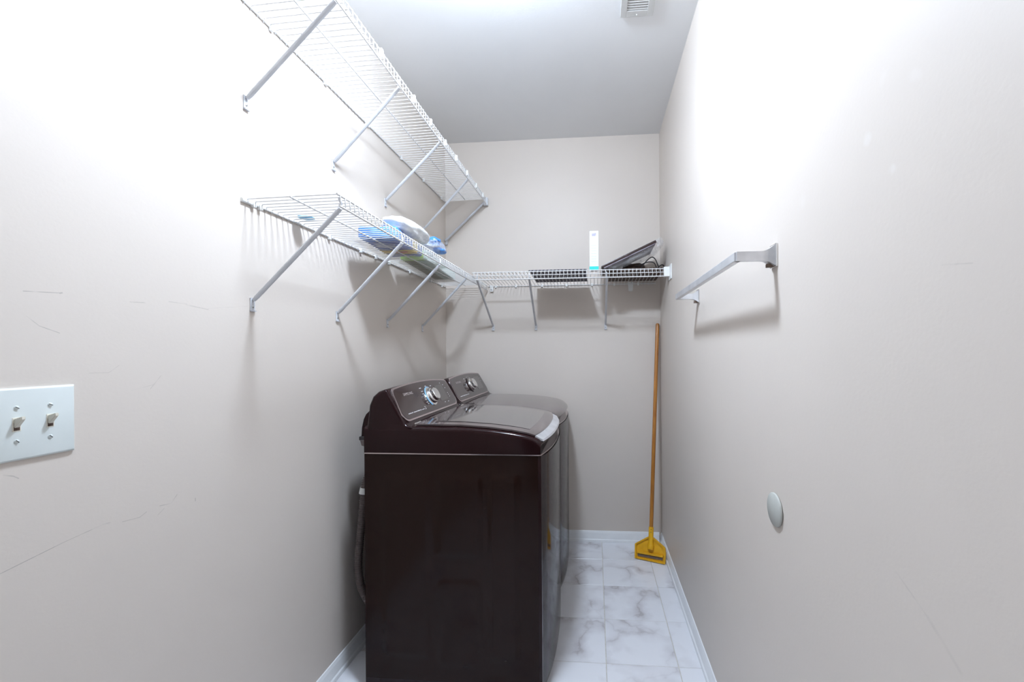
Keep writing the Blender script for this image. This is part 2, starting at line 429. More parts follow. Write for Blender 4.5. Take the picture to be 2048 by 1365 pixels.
def bm_lathe(prof, n=32, origin=(0, 0, 0), axis=(0, 0, 1), bm=None):
    """prof: list of (radius, height along axis)"""
    b = bm or bmesh.new()
    d = Vector(axis).normalized(); u, v = frame_axes(d); O = Vector(origin)
    rings = []
    for r, h in prof:
        if r < 1e-6:
            rings.append([b.verts.new(O + d * h)])
        else:
            rings.append([b.verts.new(O + d * h + (u * math.cos(a) + v * math.sin(a)) * r) for a in (2 * math.pi * j / n for j in range(n))])
    for i in range(len(rings) - 1):
        A, B = rings[i], rings[i + 1]
        for j in range(n):
            k = (j + 1) % n
            if len(A) == 1 and len(B) == 1: continue
            if len(A) == 1: b.faces.new((A[0], B[j], B[k]))
            elif len(B) == 1: b.faces.new((A[j], A[k], B[0]))
            else: b.faces.new((A[j], A[k], B[k], B[j]))
    if len(rings[0]) > 1: b.faces.new(rings[0][::-1])
    if len(rings[-1]) > 1: b.faces.new(rings[-1])
    return b

def bm_lump(center, size, amp, freq, seed, sub=4, flat_bottom=None):
    b = bmesh.new()
    bmesh.ops.create_icosphere(b, subdivisions=sub, radius=1.0)
    for v in b.verts:
        p = v.co.copy()
        q = Vector((math.copysign(abs(p.x) ** .72, p.x), math.copysign(abs(p.y) ** .72, p.y), math.copysign(abs(p.z) ** .8, p.z)))
        n = noise.noise(p * freq + Vector((seed, 0, 0))) + .5 * noise.noise(p * freq * 2.3 + Vector((0, seed, 0)))
        ridg = 1 - abs(noise.noise(p * freq * 1.7 + Vector((seed, seed, 3))))
        q *= 1 + amp * n + amp * .6 * (ridg - .7)
        v.co = Vector((center[i] + q[i] * size[i] for i in range(3)))
        if flat_bottom is not None and v.co.z < flat_bottom: v.co.z = flat_bottom
    return b

def text_mesh(body, size, m, name, parent, loc, u, v, n, width=None, depth=0.0004):
    cu = bpy.data.curves.new(name, 'FONT')
    cu.body = body; cu.size = size; cu.align_x = 'CENTER'; cu.align_y = 'CENTER'; cu.extrude = depth; cu.resolution_u = 2
    t = bpy.data.objects.new(name + '_tmp', cu)
    C.objects.link(t)
    bpy.context.view_layer.update()
    me = bpy.data.meshes.new_from_object(t.evaluated_get(bpy.context.evaluated_depsgraph_get()))
    bpy.data.objects.remove(t, do_unlink=True); bpy.data.curves.remove(cu)
    xs = [p.co.x for p in me.vertices]
    k = (width / (max(xs) - min(xs))) if width else 1.0
    for p in me.vertices:
        c = p.co.copy()
        p.co = Vector(loc) + Vector(u) * c.x * k + Vector(v) * c.y + Vector(n) * c.z
    me.materials.clear(); me.materials.append(m); me.name = name
    o = bpy.data.objects.new(name, me)
    return link(o, parent)

def lerp(a, b, t): return a + (b - a) * t
def interp(x, tab):
    if x <= tab[0][0]: return tab[0][1]
    for (a, fa), (b, fb) in zip(tab, tab[1:]):
        if x <= b: return lerp(fa, fb, (x - a) / (b - a))
    return tab[-1][1]

# ------------------------------------------------------------------ room shell
T = 0.10
tag(obj('wall_left', bm_box((XL - T, YF - T, -0.02), (XL, YB + T, ZC)), m_wall_l), kind='structure')
tag(obj('wall_right', bm_box((XR, YF - T, -0.02), (XR + T, YB + T, ZC)), m_wall_r), kind='structure')
tag(obj('wall_back', bm_box((XL, YB, -0.02), (XR, YB + T, ZC)), m_wall), kind='structure')
tag(obj('ceiling', bm_box((XL - T, YF - T, ZC), (XR + T, YB + T, ZC + T)), m_ceil), kind='structure')
# wall behind the viewer with an unseen doorway added to let in faint fill light
DX0, DX1, DZ = -0.62, 0.14, 2.03
bm = bm_box((XL, YF - T, -0.02), (DX0, YF, ZC)); bm_box((DX1, YF - T, -0.02), (XR, YF, ZC), bm=bm); bm_box((DX0, YF - T, DZ), (DX1, YF, ZC), bm=bm)
tag(obj('wall_front', bm, m_wall), kind='structure')
bm = bm_box((DX0 - .06, YF, 0), (DX0, YF + .015, DZ + .06), .003); bm_box((DX1, YF, 0), (DX1 + .06, YF + .015, DZ + .06), .003, bm=bm)
bm_box((DX0, YF, DZ), (DX1, YF + .015, DZ + .06), .003, bm=bm)
tag(obj('trim_1', bm, m_trim), kind='structure')

# floor: grout bed with marble tiles laid on it
floor = tag(obj('floor', bm_box((XL - T, YF - T, -0.03), (XR + T, YB + T, -0.0022)), m_grout), kind='structure')
TS, GAP = 0.2933, 0.0032
TX = [0.038 + k * TS for k in range(-4, 2)]
TY = [1.760 + k * TS for k in range(-9, 4)]
tile_cache = {}
for x in TX:
    for y in TY:
        x0, x1 = max(x + GAP / 2, XL + .001), min(x + TS - GAP / 2, XR - .001)
        y0, y1 = max(y + GAP / 2, YF - T), min(y + TS - GAP / 2, YB - .001)
        if x1 - x0 < .01 or y1 - y0 < .01: continue
        key = (round(x1 - x0, 3), round(y1 - y0, 3))
        if key not in tile_cache:
            w, h = (x1 - x0) / 2, (y1 - y0) / 2
            tile_cache[key] = mesh_from_bm(bm_box((-w, -h, -.008), (w, h, 0), .0012, 1), 'tile', m_tile)
        o = bpy.data.objects.new('tile', tile_cache[key])
        o.location = ((x0 + x1) / 2, (y0 + y1) / 2, random.uniform(-.0003, .0002))
        link(o, floor)

# baseboards: ogee board with shoe moulding
BP = [(0, 0), (.016, 0), (.0165, .008), (.0145, .016), (.010, .020), (.0095, .022), (.0095, .050), (.0082, .0535), (.0082, .057), (.0072, .060), (.005, .066), (.0035, .071), (0, .073)]
def baseboard(name, axis, a, c, wall, sign):
    poly = [(wall + sign * d, z) for d, z in BP]
    o = obj(name, bm_prism(poly, axis, a, c), m_trim, smooth=True, angle=30)
    return tag(o, kind='structure')
baseboard('baseboard_left', 'y', YF, YB, XL, 1)
baseboard('baseboard_right', 'y', YF, YB, XR, -1)
baseboard('baseboard_back', 'x', XL + .016, XR - .016, YB, -1)

# ------------------------------------------------------------------ ceiling lamp (gives the room its light)
lamp = tag(empty('ceiling_lamp', LAMP_POS), 'white flush-mount dome lamp glowing on the ceiling between the shelves and towel bar', 'ceiling lamp')
obj('canopy', bm_lathe([(0, 0), (.068, 0), (.070, -.008), (.064, -.022), (.0, -.022)], 40), m_vent, lamp, True)
m_lamp = mat('lamp_glass', (0.9, 0.9, 0.9), 0.4, emit=LAMP_COL[:3], es=LAMP_EMIT)
obj('neck', bm_lathe([(.052, -.022), (.049, -.04), (.048, -.052), (0, -.052)], 24), m_vent, lamp, True)
prof = [(.052, -.050), (.078, -.056), (.090, -.068), (.092, -.080), (.084, -.095), (.062, -.107), (.030, -.114), (0, -.116)]
obj('dome', bm_lathe(prof, 20), m_lamp, lamp, True)
obj('finial', bm_lathe([(0, -.113), (.008, -.115), (.009, -.121), (.005, -.127), (0, -.129)], 16), m_vent, lamp, True)

# ------------------------------------------------------------------ ceiling vent
vx0, vx1, vy0, vy1 = .118, .258, 1.60, 1.862
vent = tag(empty('ceiling_vent', ((vx0 + vx1) / 2, (vy0 + vy1) / 2, ZC)), 'small off-white slatted air vent on the ceiling', 'vent')
bx, by = (vx1 - vx0) / 2, (vy1 - vy0) / 2
ix, iy = .043, by - .034
bm = bm_box((-bx, -by, -.009), (-ix, by, 0), .002); bm_box((ix, -by, -.009), (bx, by, 0), .002, bm=bm)
bm_box((-ix - .001, -by, -.009), (ix + .001, -iy, 0), .002, bm=bm); bm_box((-ix - .001, iy, -.009), (ix + .001, by, 0), .002, bm=bm)
obj('frame', bm, m_vent, vent)
obj('backing', bm_box((-ix, -iy, -.002), (ix, iy, -.0005)), m_slot, vent)
k = 0
y = -iy + .006
sl = mesh_from_bm(bm_prism([(.0036, -.0080), (-.0030, -.0054), (-.0030, -.0044), (.0036, -.0070)], 'x', -ix, ix), 'slat', m_vent)
while y < iy - .002:
    o = bpy.data.objects.new('slat', sl); o.location = (0, y, 0); link(o, vent); y += .0128
obj('screw', bm_lathe([(0, -.0115), (.0022, -.011), (.0032, -.009), (.0032, -.008)], 12, (0.0, by - .012, 0)), m_plate, vent, True)

# ------------------------------------------------------------------ wire shelves
def wire_mesh(depth, zf, lip, r=.0017, zb=0.0, mid=None):
    """one cross wire in local coords: x from wall (0) to front (depth), bent down at the front by lip; hooked at the wall"""
    pts = [(.004, 0, zb - .010), (.004, 0, zb), (.010, 0, zb + .0035), (depth * .5, 0, lerp(zb, zf, .5) + .0035), (depth - .004, 0, zf + .0035), (depth + .0005, 0, zf), (depth + .001, 0, zf - lip)]
    return mesh_from_bm(bm_tube(pts, r, 6), 'cross_wire', m_wire, True)

def brace(parent, base, top, side, wallax, rad=.0068):
    """round tube brace from a wall foot to the front lip.  base, top in local coords; side = unit vector out of the wall"""
    base = Vector(base); top = Vector(top); side = Vector(side)
    along = Vector((0, 0, 1)).cross(side)
    b = base + side * .006
    o = obj('support_brace', bm_tube([b, lerp(b, top, .04), lerp(b, top, .96), top], rad, 10, rad=[rad * .75, rad, rad, rad * .9]), m_brace, parent, True)
    # foot plate flat on the wall with a turned-up lower lip
    fp = bmesh.new()
    def quadbox(c, hs):
        t = bmesh.new(); bmesh.ops.create_cube(t, size=1.0)
        for v in t.verts:
            l = v.co.copy()
            v.co = c + along * l.x * hs[0] + side * l.y * hs[1] + Vector((0, 0, 1)) * l.z * hs[2]
        bmesh.ops.bevel(t, geom=t.edges[:], offset=.0008, segments=1, affect='EDGES')
        merge(fp, t)
    quadbox(base + side * .0015 + Vector((0, 0, -.014)), (.0175, .003, .040))
    quadbox(base + side * .004 + Vector((0, 0, -.033)), (.0175, .006, .003))
    obj('foot_plate', fp, m_brace, o)
    obj('screw', bm_lathe([(.0036, .0028), (.0036, .0042), (.002, .0052), (0, .0053)], 10, base + Vector((0, 0, -.020)), side), m_screw, o, True)
    # hook plate gripping the lip rail
    hk = bm_tube([top - side * .004 + Vector((0, 0, .0)), top + side * .002 + Vector((0, 0, .016)), top - side * .004 + Vector((0, 0, .030))], .005, 6, sx=.6)
    obj('hook', hk, m_brace, o, True)
    return o

def clip(parent, mesh, loc, rot=0):
    o = bpy.data.objects.new('wall_clip', mesh); o.location = loc; o.rotation_euler = (0, 0, rot); link(o, parent)
    return o
bm = bm_box((0, -.006, -.012), (.012, .006, .008), .002); bm_lathe([(.003, .0), (.003, .0128), (0, .0135)], 8, (0, 0, .003), (1, 0, 0), bm=bm)
clip_mesh = mesh_from_bm(bm, 'wall_clip', m_clip, True, 40)

def wire_shelf(name, origin, rz, length, depth, zf, lip, braces, clips, label, midlip=False, wire0=0.006, pitch=.0246, hooks=()):
    """local x = out of the wall, local y = along the wall"""
    t = tag(empty(name, origin), label, 'wire shelf')
    t.rotation_euler = (0, 0, rz)
    obj('back_rail', bm_tube([(.004, -.006, -.003), (.004, length + .002, -.003)], .0033, 8), m_wire, t, True)
    obj('middle_rail', bm_tube([(depth * .5, -.004, zf * .5 - .001), (depth * .5, length - .02, zf * .5 - .001)], .0028, 8), m_wire, t, True)
    obj('front_rail', bm_tube([(depth - .003, -.006, zf), (depth - .003, length, zf)], .0028, 8), m_wire, t, True)
    obj('lip_rail', bm_tube([(depth + .002, 0, zf - lip), (depth + .002, length, zf - lip)], .003, 8), m_wire, t, True)
    if midlip:
        obj('lip_rail', bm_tube([(depth + .0025, 0, zf - lip * .48), (depth + .0025, length, zf - lip * .48)], .0022, 8), m_wire, t, True)
    wm = wire_mesh(depth, zf, lip)
    y = wire0
    while y < length:
        o = bpy.data.objects.new('cross_wire', wm); o.location = (0, y, 0); link(o, t); y += pitch
    for b, a in braces: brace(t, b, a, (1, 0, 0), 'x')
    for c in clips: clip(t, clip_mesh, (0.0, c, -.002))
    return t

DL = .296     # depth of the 12 inch shelves
# lower shelf on the left wall
lo_y0 = 1.178
low = wire_shelf('wire_shelf', (XL, lo_y0, 1.743), 0, 1.700, DL, .004, .034,
    [((0, b - lo_y0, 1.448 - 1.743), (DL - .004, a - lo_y0, 1.711 - 1.743)) for b, a in ((1.207, 1.192), (1.632, 1.592), (2.047, 1.996), (2.478, 2.405))],
    [.030, .055, .325, .40, .62, .75, .88, 1.12, 1.42, 1.62],
    'long white wire shelf on the left wall, the lower one above the washer')
obj('rail_cap', bm_tube([(.0035, -.012, -.004), (.0035, .03, -.004)], .0062, 10), m_clip, low, True)
# upper shelf on the left wall
up_y0 = 1.10
upper = wire_shelf('wire_shelf', (XL, up_y0, 2.335), 0, 1.780, DL, .008, .040,
    [((0, b - up_y0, 2.047 - 2.335), (DL - .004, a - up_y0, 2.303 - 2.335)) for b, a in ((1.187, 1.172), (1.612, 1.575), (2.034, 2.005), (2.515, 2.452))],
    [.04, .185, .46, .77, 1.10, 1.40, 1.70],
    'high white wire shelf on the left wall just under the ceiling')
# diagonal end support of the upper shelf, lying along the back wall
e = obj('support_brace', bm_tube([(.006, 1.768, -.275), (DL - .006, 1.768, -.012)], .0075, 10), m_brace, upper, True)
obj('foot_plate', bm_box((.0, 1.776, -.300), (.018, 1.789, -.262), .001), m_brace, e)
obj('hook', bm_box((DL - .018, 1.758, -.040), (DL + .012, 1.782, .012), .002), m_brace, e)
for yy in (.33, .60, .78, .97, 1.14, 1.33, 1.52, 1.68):      # white joiner clips on the front edge
    obj('lip_clip', bm_box((DL - .006, yy - .006, -.016), (DL + .006, yy + .006, .014), .002), m_clip, upper)

# shelf on the back wall (deeper, with a ladder lip)
DB = .385
bk_x0 = -.728
back = wire_shelf('wire_shelf', (bk_x0, YB, 1.743), -math.pi / 2, XR - bk_x0 - .032, DB, .022, .044,
    [((0, b - bk_x0, 1.470 - 1.743), (DB - .004, a - bk_x0, 1.724 - 1.743)) for b, a in ((-.699, -.705), (-.402, -.388), (.073, .072))],
    [.05, .19, .37, .54, .71, .86, 1.02],
    'white wire shelf along the back wall with a ladder-like front lip', midlip=True, pitch=.0225)
# its end bracket on the right wall
eb = obj('end_bracket', bm_box((DB - .022, XR - bk_x0 - .036, -.024), (DB + .006, XR - bk_x0 - .002, .032), .003), m_clip, back)
obj('wall_flange', bm_box((DB - .03, XR - bk_x0 - .005, -.045), (DB + .055, XR - bk_x0, .040), .002), m_clip, eb)
# corner clip hanging on the back wall where the shelves meet
cc = obj('corner_clip', bm_box((.002, .012, -.040), (.016, .032, .004), .002), m_clip, back)
obj('screw', bm_lathe([(.005, 0), (.005, .003), (0, .004)], 10, (.016, .022, -.027), (1, 0, 0)), m_screw, cc, True)

tag(obj('hang_tab', bm_prism([(.224, 1.752), (.260, 1.752), (.256, 1.695), (.252, 1.691), (.231, 1.691), (.227, 1.695)], 'y', YB - .006, YB - .0015, bev=.0008), m_clip),
    'small white plastic tab hanging on the back wall under the shelf', 'tab')

# ------------------------------------------------------------------ washer and dryer
AW = .645 / 2          # half width
AXB, AXF, BOW = -.882, -.203, .034
ZS = .903
TOPZ = [(-.90, 1.004), (-.65, 1.004), (-.51, 1.002), (-.40, .995), (-.317, .985), (-.262, .975), (-.232, .966), (-.215, .957), (-.206, .949), (-.200, .940)]
def bow(y, hw=AW):
    return BOW * (1 - (abs(y) / hw) ** 2.4)

def plan(hw, inset, n=14):
    pts = [(AXB + inset, -hw + inset), ]
    r = .012
    yy = [(-1 + 2 * i / n) for i in range(n + 1)]
    pts = [(AXB + inset, hw - inset), (AXB + inset, -hw + inset)]
    pts.append((AXF - r - inset, -hw + inset))
    for s in yy:
        y = s * (hw - inset - r * .35)
        pts.append((AXF - inset + bow(y, hw), y))
    pts.append((AXF - r - inset, hw - inset))
    return pts

def loft_top(bm, hw, x0, x1f, zoff, zbot, crown, r=.016, nx=30, ny=14, dropfront=True, sinset=0.0):
    """skin over the deck: x stations from x0 to the bowed front, cross-section with rounded shoulders"""
    rows = []
    for i in range(nx + 1):
        s = (i / nx)
        s = 1 - (1 - s) ** 1.7
        xs = lerp(x0, x1f, s)
        zt = interp(xs, TOPZ) + zoff
        row = []
        sec = [(-hw, zbot)]
        rr = min(r, zt - zbot - .001)
        for a in range(0, 7):
            t = a / 6 * math.pi / 2
            sec.append((-hw + rr * (1 - math.cos(t)), zt - rr + rr * math.sin(t)))
        for j in range(1, ny):
            y = lerp(-hw + rr, hw - rr, j / ny)
            sec.append((y, zt))
        for a in range(6, -1, -1):
            t = a / 6 * math.pi / 2
            sec.append((hw - rr * (1 - math.cos(t)), zt - rr + rr * math.sin(t)))
        sec.append((hw, zbot))
        for (y, z) in sec:
            f = (xs - x0) / (x1f - x0)
            c = crown * max(0, 1 - (y / hw) ** 2) * (1 if z > zbot + 1e-6 else 0)
            row.append(bm.verts.new((xs + bow(y, hw + .0001) * f ** 3, y, z + c * (1 - f ** 6))))
        rows.append(row)
    n = len(rows[0])
    for i in range(nx):
        for j in range(n - 1):
            bm.faces.new((rows[i][j], rows[i][j + 1], rows[i + 1][j + 1], rows[i + 1][j]))
    bm.faces.new([v for v in rows[0]]); bm.faces.new([v for v in rows[-1]][::-1])
    for i in range(nx):
        pass
    # bottom
    for i in range(nx):
        bm.faces.new((rows[i][0], rows[i + 1][0], rows[i + 1][-1], rows[i][-1]))
    return bm

def grid_slab(rows, th):
    """closed slab from a grid of top points"""
    b = bmesh.new()
    T_ = [[b.verts.new(p) for p in r] for r in rows]; B_ = [[b.verts.new((p[0], p[1], p[2] - th)) for p in r] for r in rows]
    n, m_ = len(rows), len(rows[0])
    for i in range(n - 1):
        for j in range(m_ - 1):
            b.faces.new((T_[i][j], T_[i + 1][j], T_[i + 1][j + 1], T_[i][j + 1])); b.faces.new((B_[i][j], B_[i][j + 1], B_[i + 1][j + 1], B_[i + 1][j]))
    for i in range(n - 1):
        b.faces.new((T_[i][0], B_[i][0], B_[i + 1][0], T_[i + 1][0])); b.faces.new((T_[i][-1], T_[i + 1][-1], B_[i + 1][-1], B_[i][-1]))
    for j in range(m_ - 1):
        b.faces.new((T_[0][j], T_[0][j + 1], B_[0][j + 1], B_[0][j])); b.faces.new((T_[-1][j], B_[-1][j], B_[-1][j + 1], T_[-1][j + 1]))
    return b

def emboss(x, z):
    """raised pressings of the side sheet, in metres"""
    def rr(x0, x1, z0, z1, r, h, soft=.012):
        cx, cz = (x0 + x1) / 2, (z0 + z1) / 2
        qx, qz = abs(x - cx) - (x1 - x0) / 2 + r, abs(z - cz) - (z1 - z0) / 2 + r
        d = math.hypot(max(qx, 0), max(qz, 0)) + min(max(qx, qz), 0) - r
        return h * min(1, max(0, -d / soft))
    e = 0
    e = max(e, rr(-.812, -.625, .13, .825, .02, .0035))
    e = max(e, rr(-.600, -.425, .515, .825, .02, .0035))
    e = max(e, rr(-.600, -.425, .10, .430, .03, .0035))
    e = max(e, rr(-.400, -.285, .13, .825, .02, .0035))
    return e

PB = Vector((-.729, 0, 1.024)); PT = Vector((-.797, 0, 1.150))
pv = (PT - PB).normalized(); pu = Vector((0, 1, 0)); pn = pu.cross(pv).normalized(); PLEN = (PT - PB).length

def panel_outline(grow=0.0, n=6):
    hb, ht, L = .306 + grow, .292 + grow, PLEN
    pts = []
    def arc(cx, cy, r, a0, a1):
        for i in range(n + 1):
            a = math.radians(lerp(a0, a1, i / n)); pts.append((cx + r * math.cos(a), cy + r * math.sin(a)))
    rb, rtp = .040, .026
    arc(-hb + rb, rb - grow - .002, rb, 190, 270)
    arc(hb - rb, rb - grow - .002, rb, 270, 350)
    arc(ht - rtp, L - rtp + grow - .012, rtp, 10, 80)
    for i in range(1, 12):
        x = lerp(ht - rtp, -ht + rtp, i / 12)
        pts.append((x, L + grow - .012 + .013 * (1 - (x / (ht - rtp)) ** 2)))
    arc(-ht + rtp, L - rtp + grow - .012, rtp, 100, 170)
    return pts

def on_panel(u, v, h=0.0):
    return PB + pu * u + pv * v + pn * h

def plate_on_panel(pts, h0, h1):
    b = bmesh.new()
    A = [b.verts.new(on_panel(u, v, h0)) for u, v in pts]; B = [b.verts.new(on_panel(u, v, h1)) for u, v in pts]
    n = len(pts); b.faces.new(A[::-1]); b.faces.new(B)
    for i in range(n): b.faces.new((A[i], A[(i + 1) % n], B[(i + 1) % n], B[i]))
    return b

def rect_pts(u0, u1, v0, v1): return [(u0, v0), (u1, v0), (u1, v1), (u0, v1)]

def appliance(name, yc, kind, label, cat):
    ox = -.55
    t = tag(empty(name, (ox, yc, 0)), label, cat)
    def P(nm, bm, m, parent=t, smooth=False, angle=35):
        par = parent
        bmesh.ops.translate(bm, verts=bm.verts[:], vec=(-ox, 0, 0))
        return obj(nm, bm, m, par, smooth, angle)
    # cabinet shell
    poly = plan(AW - .002, 0)
    P('cabinet', bm_prism(poly, 'z', .022, ZS - .002, bev=.003), m_body, smooth=True, angle=30)
    # front skin: glossy bowed panel
    b = bmesh.new(); N = 20; cols = []
    for i in range(N + 1):
        y = lerp(-AW + .006, AW - .006, i / N)
        x = AXF + bow(y) + .0035
        if i in (0, N): x -= .006
        cols.append([b.verts.new((x, y, z)) for z in (.05, .053, ZS - .008, ZS - .005)])
    inn = []
    for i in range(N):
        for j in range(3): b.faces.new((cols[i][j], cols[i + 1][j], cols[i + 1][j + 1], cols[i][j + 1]))
    bmesh.ops.solidify(b, geom=b.faces[:], thickness=.003)
    P('front_panel', b, m_front, smooth=True, angle=50)
    # near side sheet with pressed panels
    b = bmesh.new(); NX, NZ = 72, 84; g = []
    for i in range(NX + 1):
        x = lerp(AXB + .001, AXF - .010, i / NX)
        g.append([])
        for j in range(NZ + 1):
            z = lerp(.045, ZS - .003, j / NZ)
            g[-1].append(b.verts.new((x, -AW + .0015 - emboss(x, z), z)))
    for i in range(NX):
        for j in range(NZ): b.faces.new((g[i][j], g[i + 1][j], g[i + 1][j + 1], g[i][j + 1]))
    bd = [e for e in b.edges if e.is_boundary]
    r = bmesh.ops.extrude_edge_only(b, edges=bd)
    for v in [q for q in r['geom'] if isinstance(q, bmesh.types.BMVert)]: v.co.y += .003
    P('side_panel', b, m_side, smooth=True, angle=60)
    # toe kick and feet
    P('toe_kick', bm_box((AXB + .02, -AW + .03, .012), (AXF - .03, AW - .03, .03), .003), m_rubber)
    for sx in (AXB + .06, AXF - .07):
        for sy in (-AW + .06, AW - .06):
            P('foot', bm_lathe([(.018, 0), (.02, .006), (.012, .010), (.010, .024), (0, .024)], 14, (sx, sy, 0)), m_rubber, smooth=True)
    # seam line between cabinet and top
    P('trim_line', bm_prism(plan(AW + .0006, 0), 'z', ZS - .002, ZS + .002), m_bezel, smooth=True, angle=30)
    # top frame
    b = loft_top(bmesh.new(), AW, AXB, AXF, 0, ZS + .002, .006)
    deck = P('top_frame', b, m_body if kind == 'w' else m_front, smooth=True, angle=38)
    if kind == 'w':
        lid_hw = AW - .022
        nx, ny = 26, 16; R = []
        for i in range(nx + 1):
            f = i / nx; xs = lerp(-.688, AXF - .028, f)
            R.append([])
            for j in range(ny + 1):
                y = lerp(-lid_hw, lid_hw, j / ny)
                R[-1].append((xs + bow(y, AW) * f ** 3, y, interp(xs, TOPZ) + .0085 + .004 * (1 - (y / AW) ** 2) * (1 - f ** 6)))
        lid = P('lid', grid_slab(R, .006), m_front, smooth=True, angle=40)
        R = []
        for i in range(13):
            f = i / 12; xs = lerp(-.618, -.262, f)
            R.append([])
            for j in range(13):
                y = lerp(-.245, .245, j / 12)
                ff = (xs + .688) / (AXF - .028 + .688)
                R[-1].append((xs + bow(y, AW) * ff ** 3 * .6, y, interp(xs, TOPZ) + .0105 + .004 * (1 - (y / AW) ** 2) * (1 - ff ** 6)))
        P('lid_window', grid_slab(R, .004), m_glass_dark, lid, True, 50)
        # satin handle strip on the lid's front edge
        b = bmesh.new(); N = 18; cols = []
        for i in range(N + 1):
            y = lerp(-lid_hw + .004, lid_hw - .004, i / N); bx_ = bow(y, AW)
            cols.append([b.verts.new((AXF - .030 + bx_, y, .972)), b.verts.new((AXF - .002 + bx_, y, .957)), b.verts.new((AXF + .002 + bx_, y, .950)), b.verts.new((AXF - .030 + bx_, y, .958))])
        for i in range(N):
            for j in range(4): b.faces.new((cols[i][j], cols[i][(j + 1) % 4], cols[i + 1][(j + 1) % 4], cols[i + 1][j]))
        b.faces.new(cols[0]); b.faces.new(cols[-1][::-1])
        P('handle', b, m_chrome, lid, True, 30)
        for y in (-lid_hw + .03, lid_hw - .03):
            P('hinge', bm_tube([(-.690, y - .02, 1.010), (-.690, y + .02, 1.010)], .006, 10), m_shiny, lid, True)
        # rubber stop under the lid edge
        P('lid_stop', bm_box((AXF + bow(.2) - .006, .205, .936), (AXF + bow(.2) + .004, .225, .946), .001), m_rubber, deck)
    # console at the back
    prof = [(-.880, .905), (-.876, .98), (-.868, 1.03), (-.862, 1.088), (-.848, 1.122), (-.826, 1.142), (-.803, 1.1505), (-.793, 1.147),
            (-.768, 1.100), (-.742, 1.052), (-.725, 1.022), (-.712, 1.008), (-.690, 1.001), (-.690, .905)]
    b = bmesh.new(); rows = []
    CW = AW - .0012
    st = [(-CW, .008), (-CW + .002, .004), (-CW + .005, .0012), (-CW + .009, 0)] + [(lerp(-CW + .009, CW - .009, i / 14), 0) for i in range(1, 14)] + [(CW - .009, 0), (CW - .005, .0012), (CW - .002, .004), (CW, .008)]
    for y, ins in st:
        row = []
        for (x, z) in prof:
            arch = .011 * (1 - (y / AW) ** 2) * max(0, (z - 1.06) / .09) - .006 * max(0, (z - 1.06) / .09)
            cx, cz = -.80, 1.0
            xx = x + (ins if x < cx else -ins) * (1 if z > .95 else .3)
            zz = z + arch - (ins if z > 1.02 else 0)
            row.append(b.verts.new((xx, y, zz)))
        rows.append(row)
    n = len(prof)
    for i in range(len(rows) - 1):
        for j in range(n): b.faces.new((rows[i][j], rows[i][(j + 1) % n], rows[i + 1][(j + 1) % n], rows[i + 1][j]))
    b.faces.new(rows[0][::-1]); b.faces.new(rows[-1])
    con = P('console', b, m_body, smooth=True, angle=42)
    bz = P('bezel', plate_on_panel(panel_outline(.0065), -.010, .0052), m_bezel, con, True, 30)
    P('control_panel', plate_on_panel(panel_outline(0), -.002, .0062), m_panel, con, True, 30)
    H = .0063
    # dial
    kc = (.022, .066) if kind == 'w' else (.000, .070)
    P('dial_ring', bm_lathe([(.046, 0), (.046, .003), (.043, .005), (.036, .005), (.036, 0)], 40, on_panel(*kc, H), pn), m_shiny if kind == 'w' else m_panel, con, True, 40)
    P('dial_knob', bm_lathe([(.037, 0), (.037, .012), (.034, .016), (.030, .018), (.030, .030), (.027, .033), (.018, .0335), (0, .0335)], 40, on_panel(*kc, H), pn), m_shiny, con, True, 40)
    if kind == 'w':
        arc = [on_panel(kc[0] + .0475 * math.cos(math.radians(a)), kc[1] + .0475 * math.sin(math.radians(a)), H + .0012) for a in range(60, 246, 6)]
        P('light_ring', bm_tube(arc, .0010, 6), m_led, con, True)
        P('indicator_light', bm_lathe([(.0045, 0), (.004, .0012), (0, .0014)], 12, on_panel(kc[0] - .053, .072, H), pn), m_led_w, con, True)
    b = plate_on_panel(rect_pts(.112, .212, .030, .112), H - .001, H + .0006) if kind == 'w' else plate_on_panel(rect_pts(.115, .235, .030, .115), H - .001, H + .0006)
    P('display', b, m_display, con)
    # printed marks: cycle names around the dial and key captions (too small to read)
    b = bmesh.new()
    if kind == 'w':
        marks = [(-.046, .114, .020), (-.042, .098, .018), (-.043, .085, .018), (-.043, .058, .018), (-.044, .044, .014), (-.040, .036, .016), (.018, .119, .012), (.075, .116, .016), (.085, .045, .006), (.085, .095, .010), (.085, .07, .008)]
        small = [(.228, .108, .010), (.236, .09, .008), (.238, .062, .006), (.239, .052, .006), (.240, .041, .007), (.15, .020, .010), (.195, .019, .012), (.20, .12, .008)]
    else:
        marks = [(-.06, .115, .016), (-.055, .10, .014), (.00, .122, .012), (.05, .115, .014)]
        small = [(.25, .10, .008), (.25, .08, .008)]
    for (u, v, w) in marks + small:
        q = plate_on_panel(rect_pts(u - w / 2, u + w / 2, v - .0013, v + .0013), H - .0005, H + .0006); merge(b, q)
    P('dial_print', b, m_print, con)
    b = bmesh.new(); u = -.262
    for wlen in (.042, .026, .026, .010, .024):
        k = 0.0
        while k < wlen:
            hgt = random.choice((.0028, .0036, .0044))
            q = plate_on_panel(rect_pts(u + k, u + k + .0026, .018, .018 + hgt), H - .0005, H + .0006); merge(b, q); k += .0036
        u += wlen + .007
    if kind == 'w':
        q = plate_on_panel(rect_pts(u, u + .012, .0165, .018), H - .0005, H + .0006); merge(b, q)
        q = plate_on_panel(rect_pts(u + .010, u + .012, .0165, .029), H - .0005, H + .0006); merge(b, q)
        q = plate_on_panel(rect_pts(u, u + .012, .0275, .029), H - .0005, H + .0006); merge(b, q)
    P('slogan_print', b, m_print, con)
    loc = on_panel(-.180, .101, H) - Vector((ox, 0, 0))
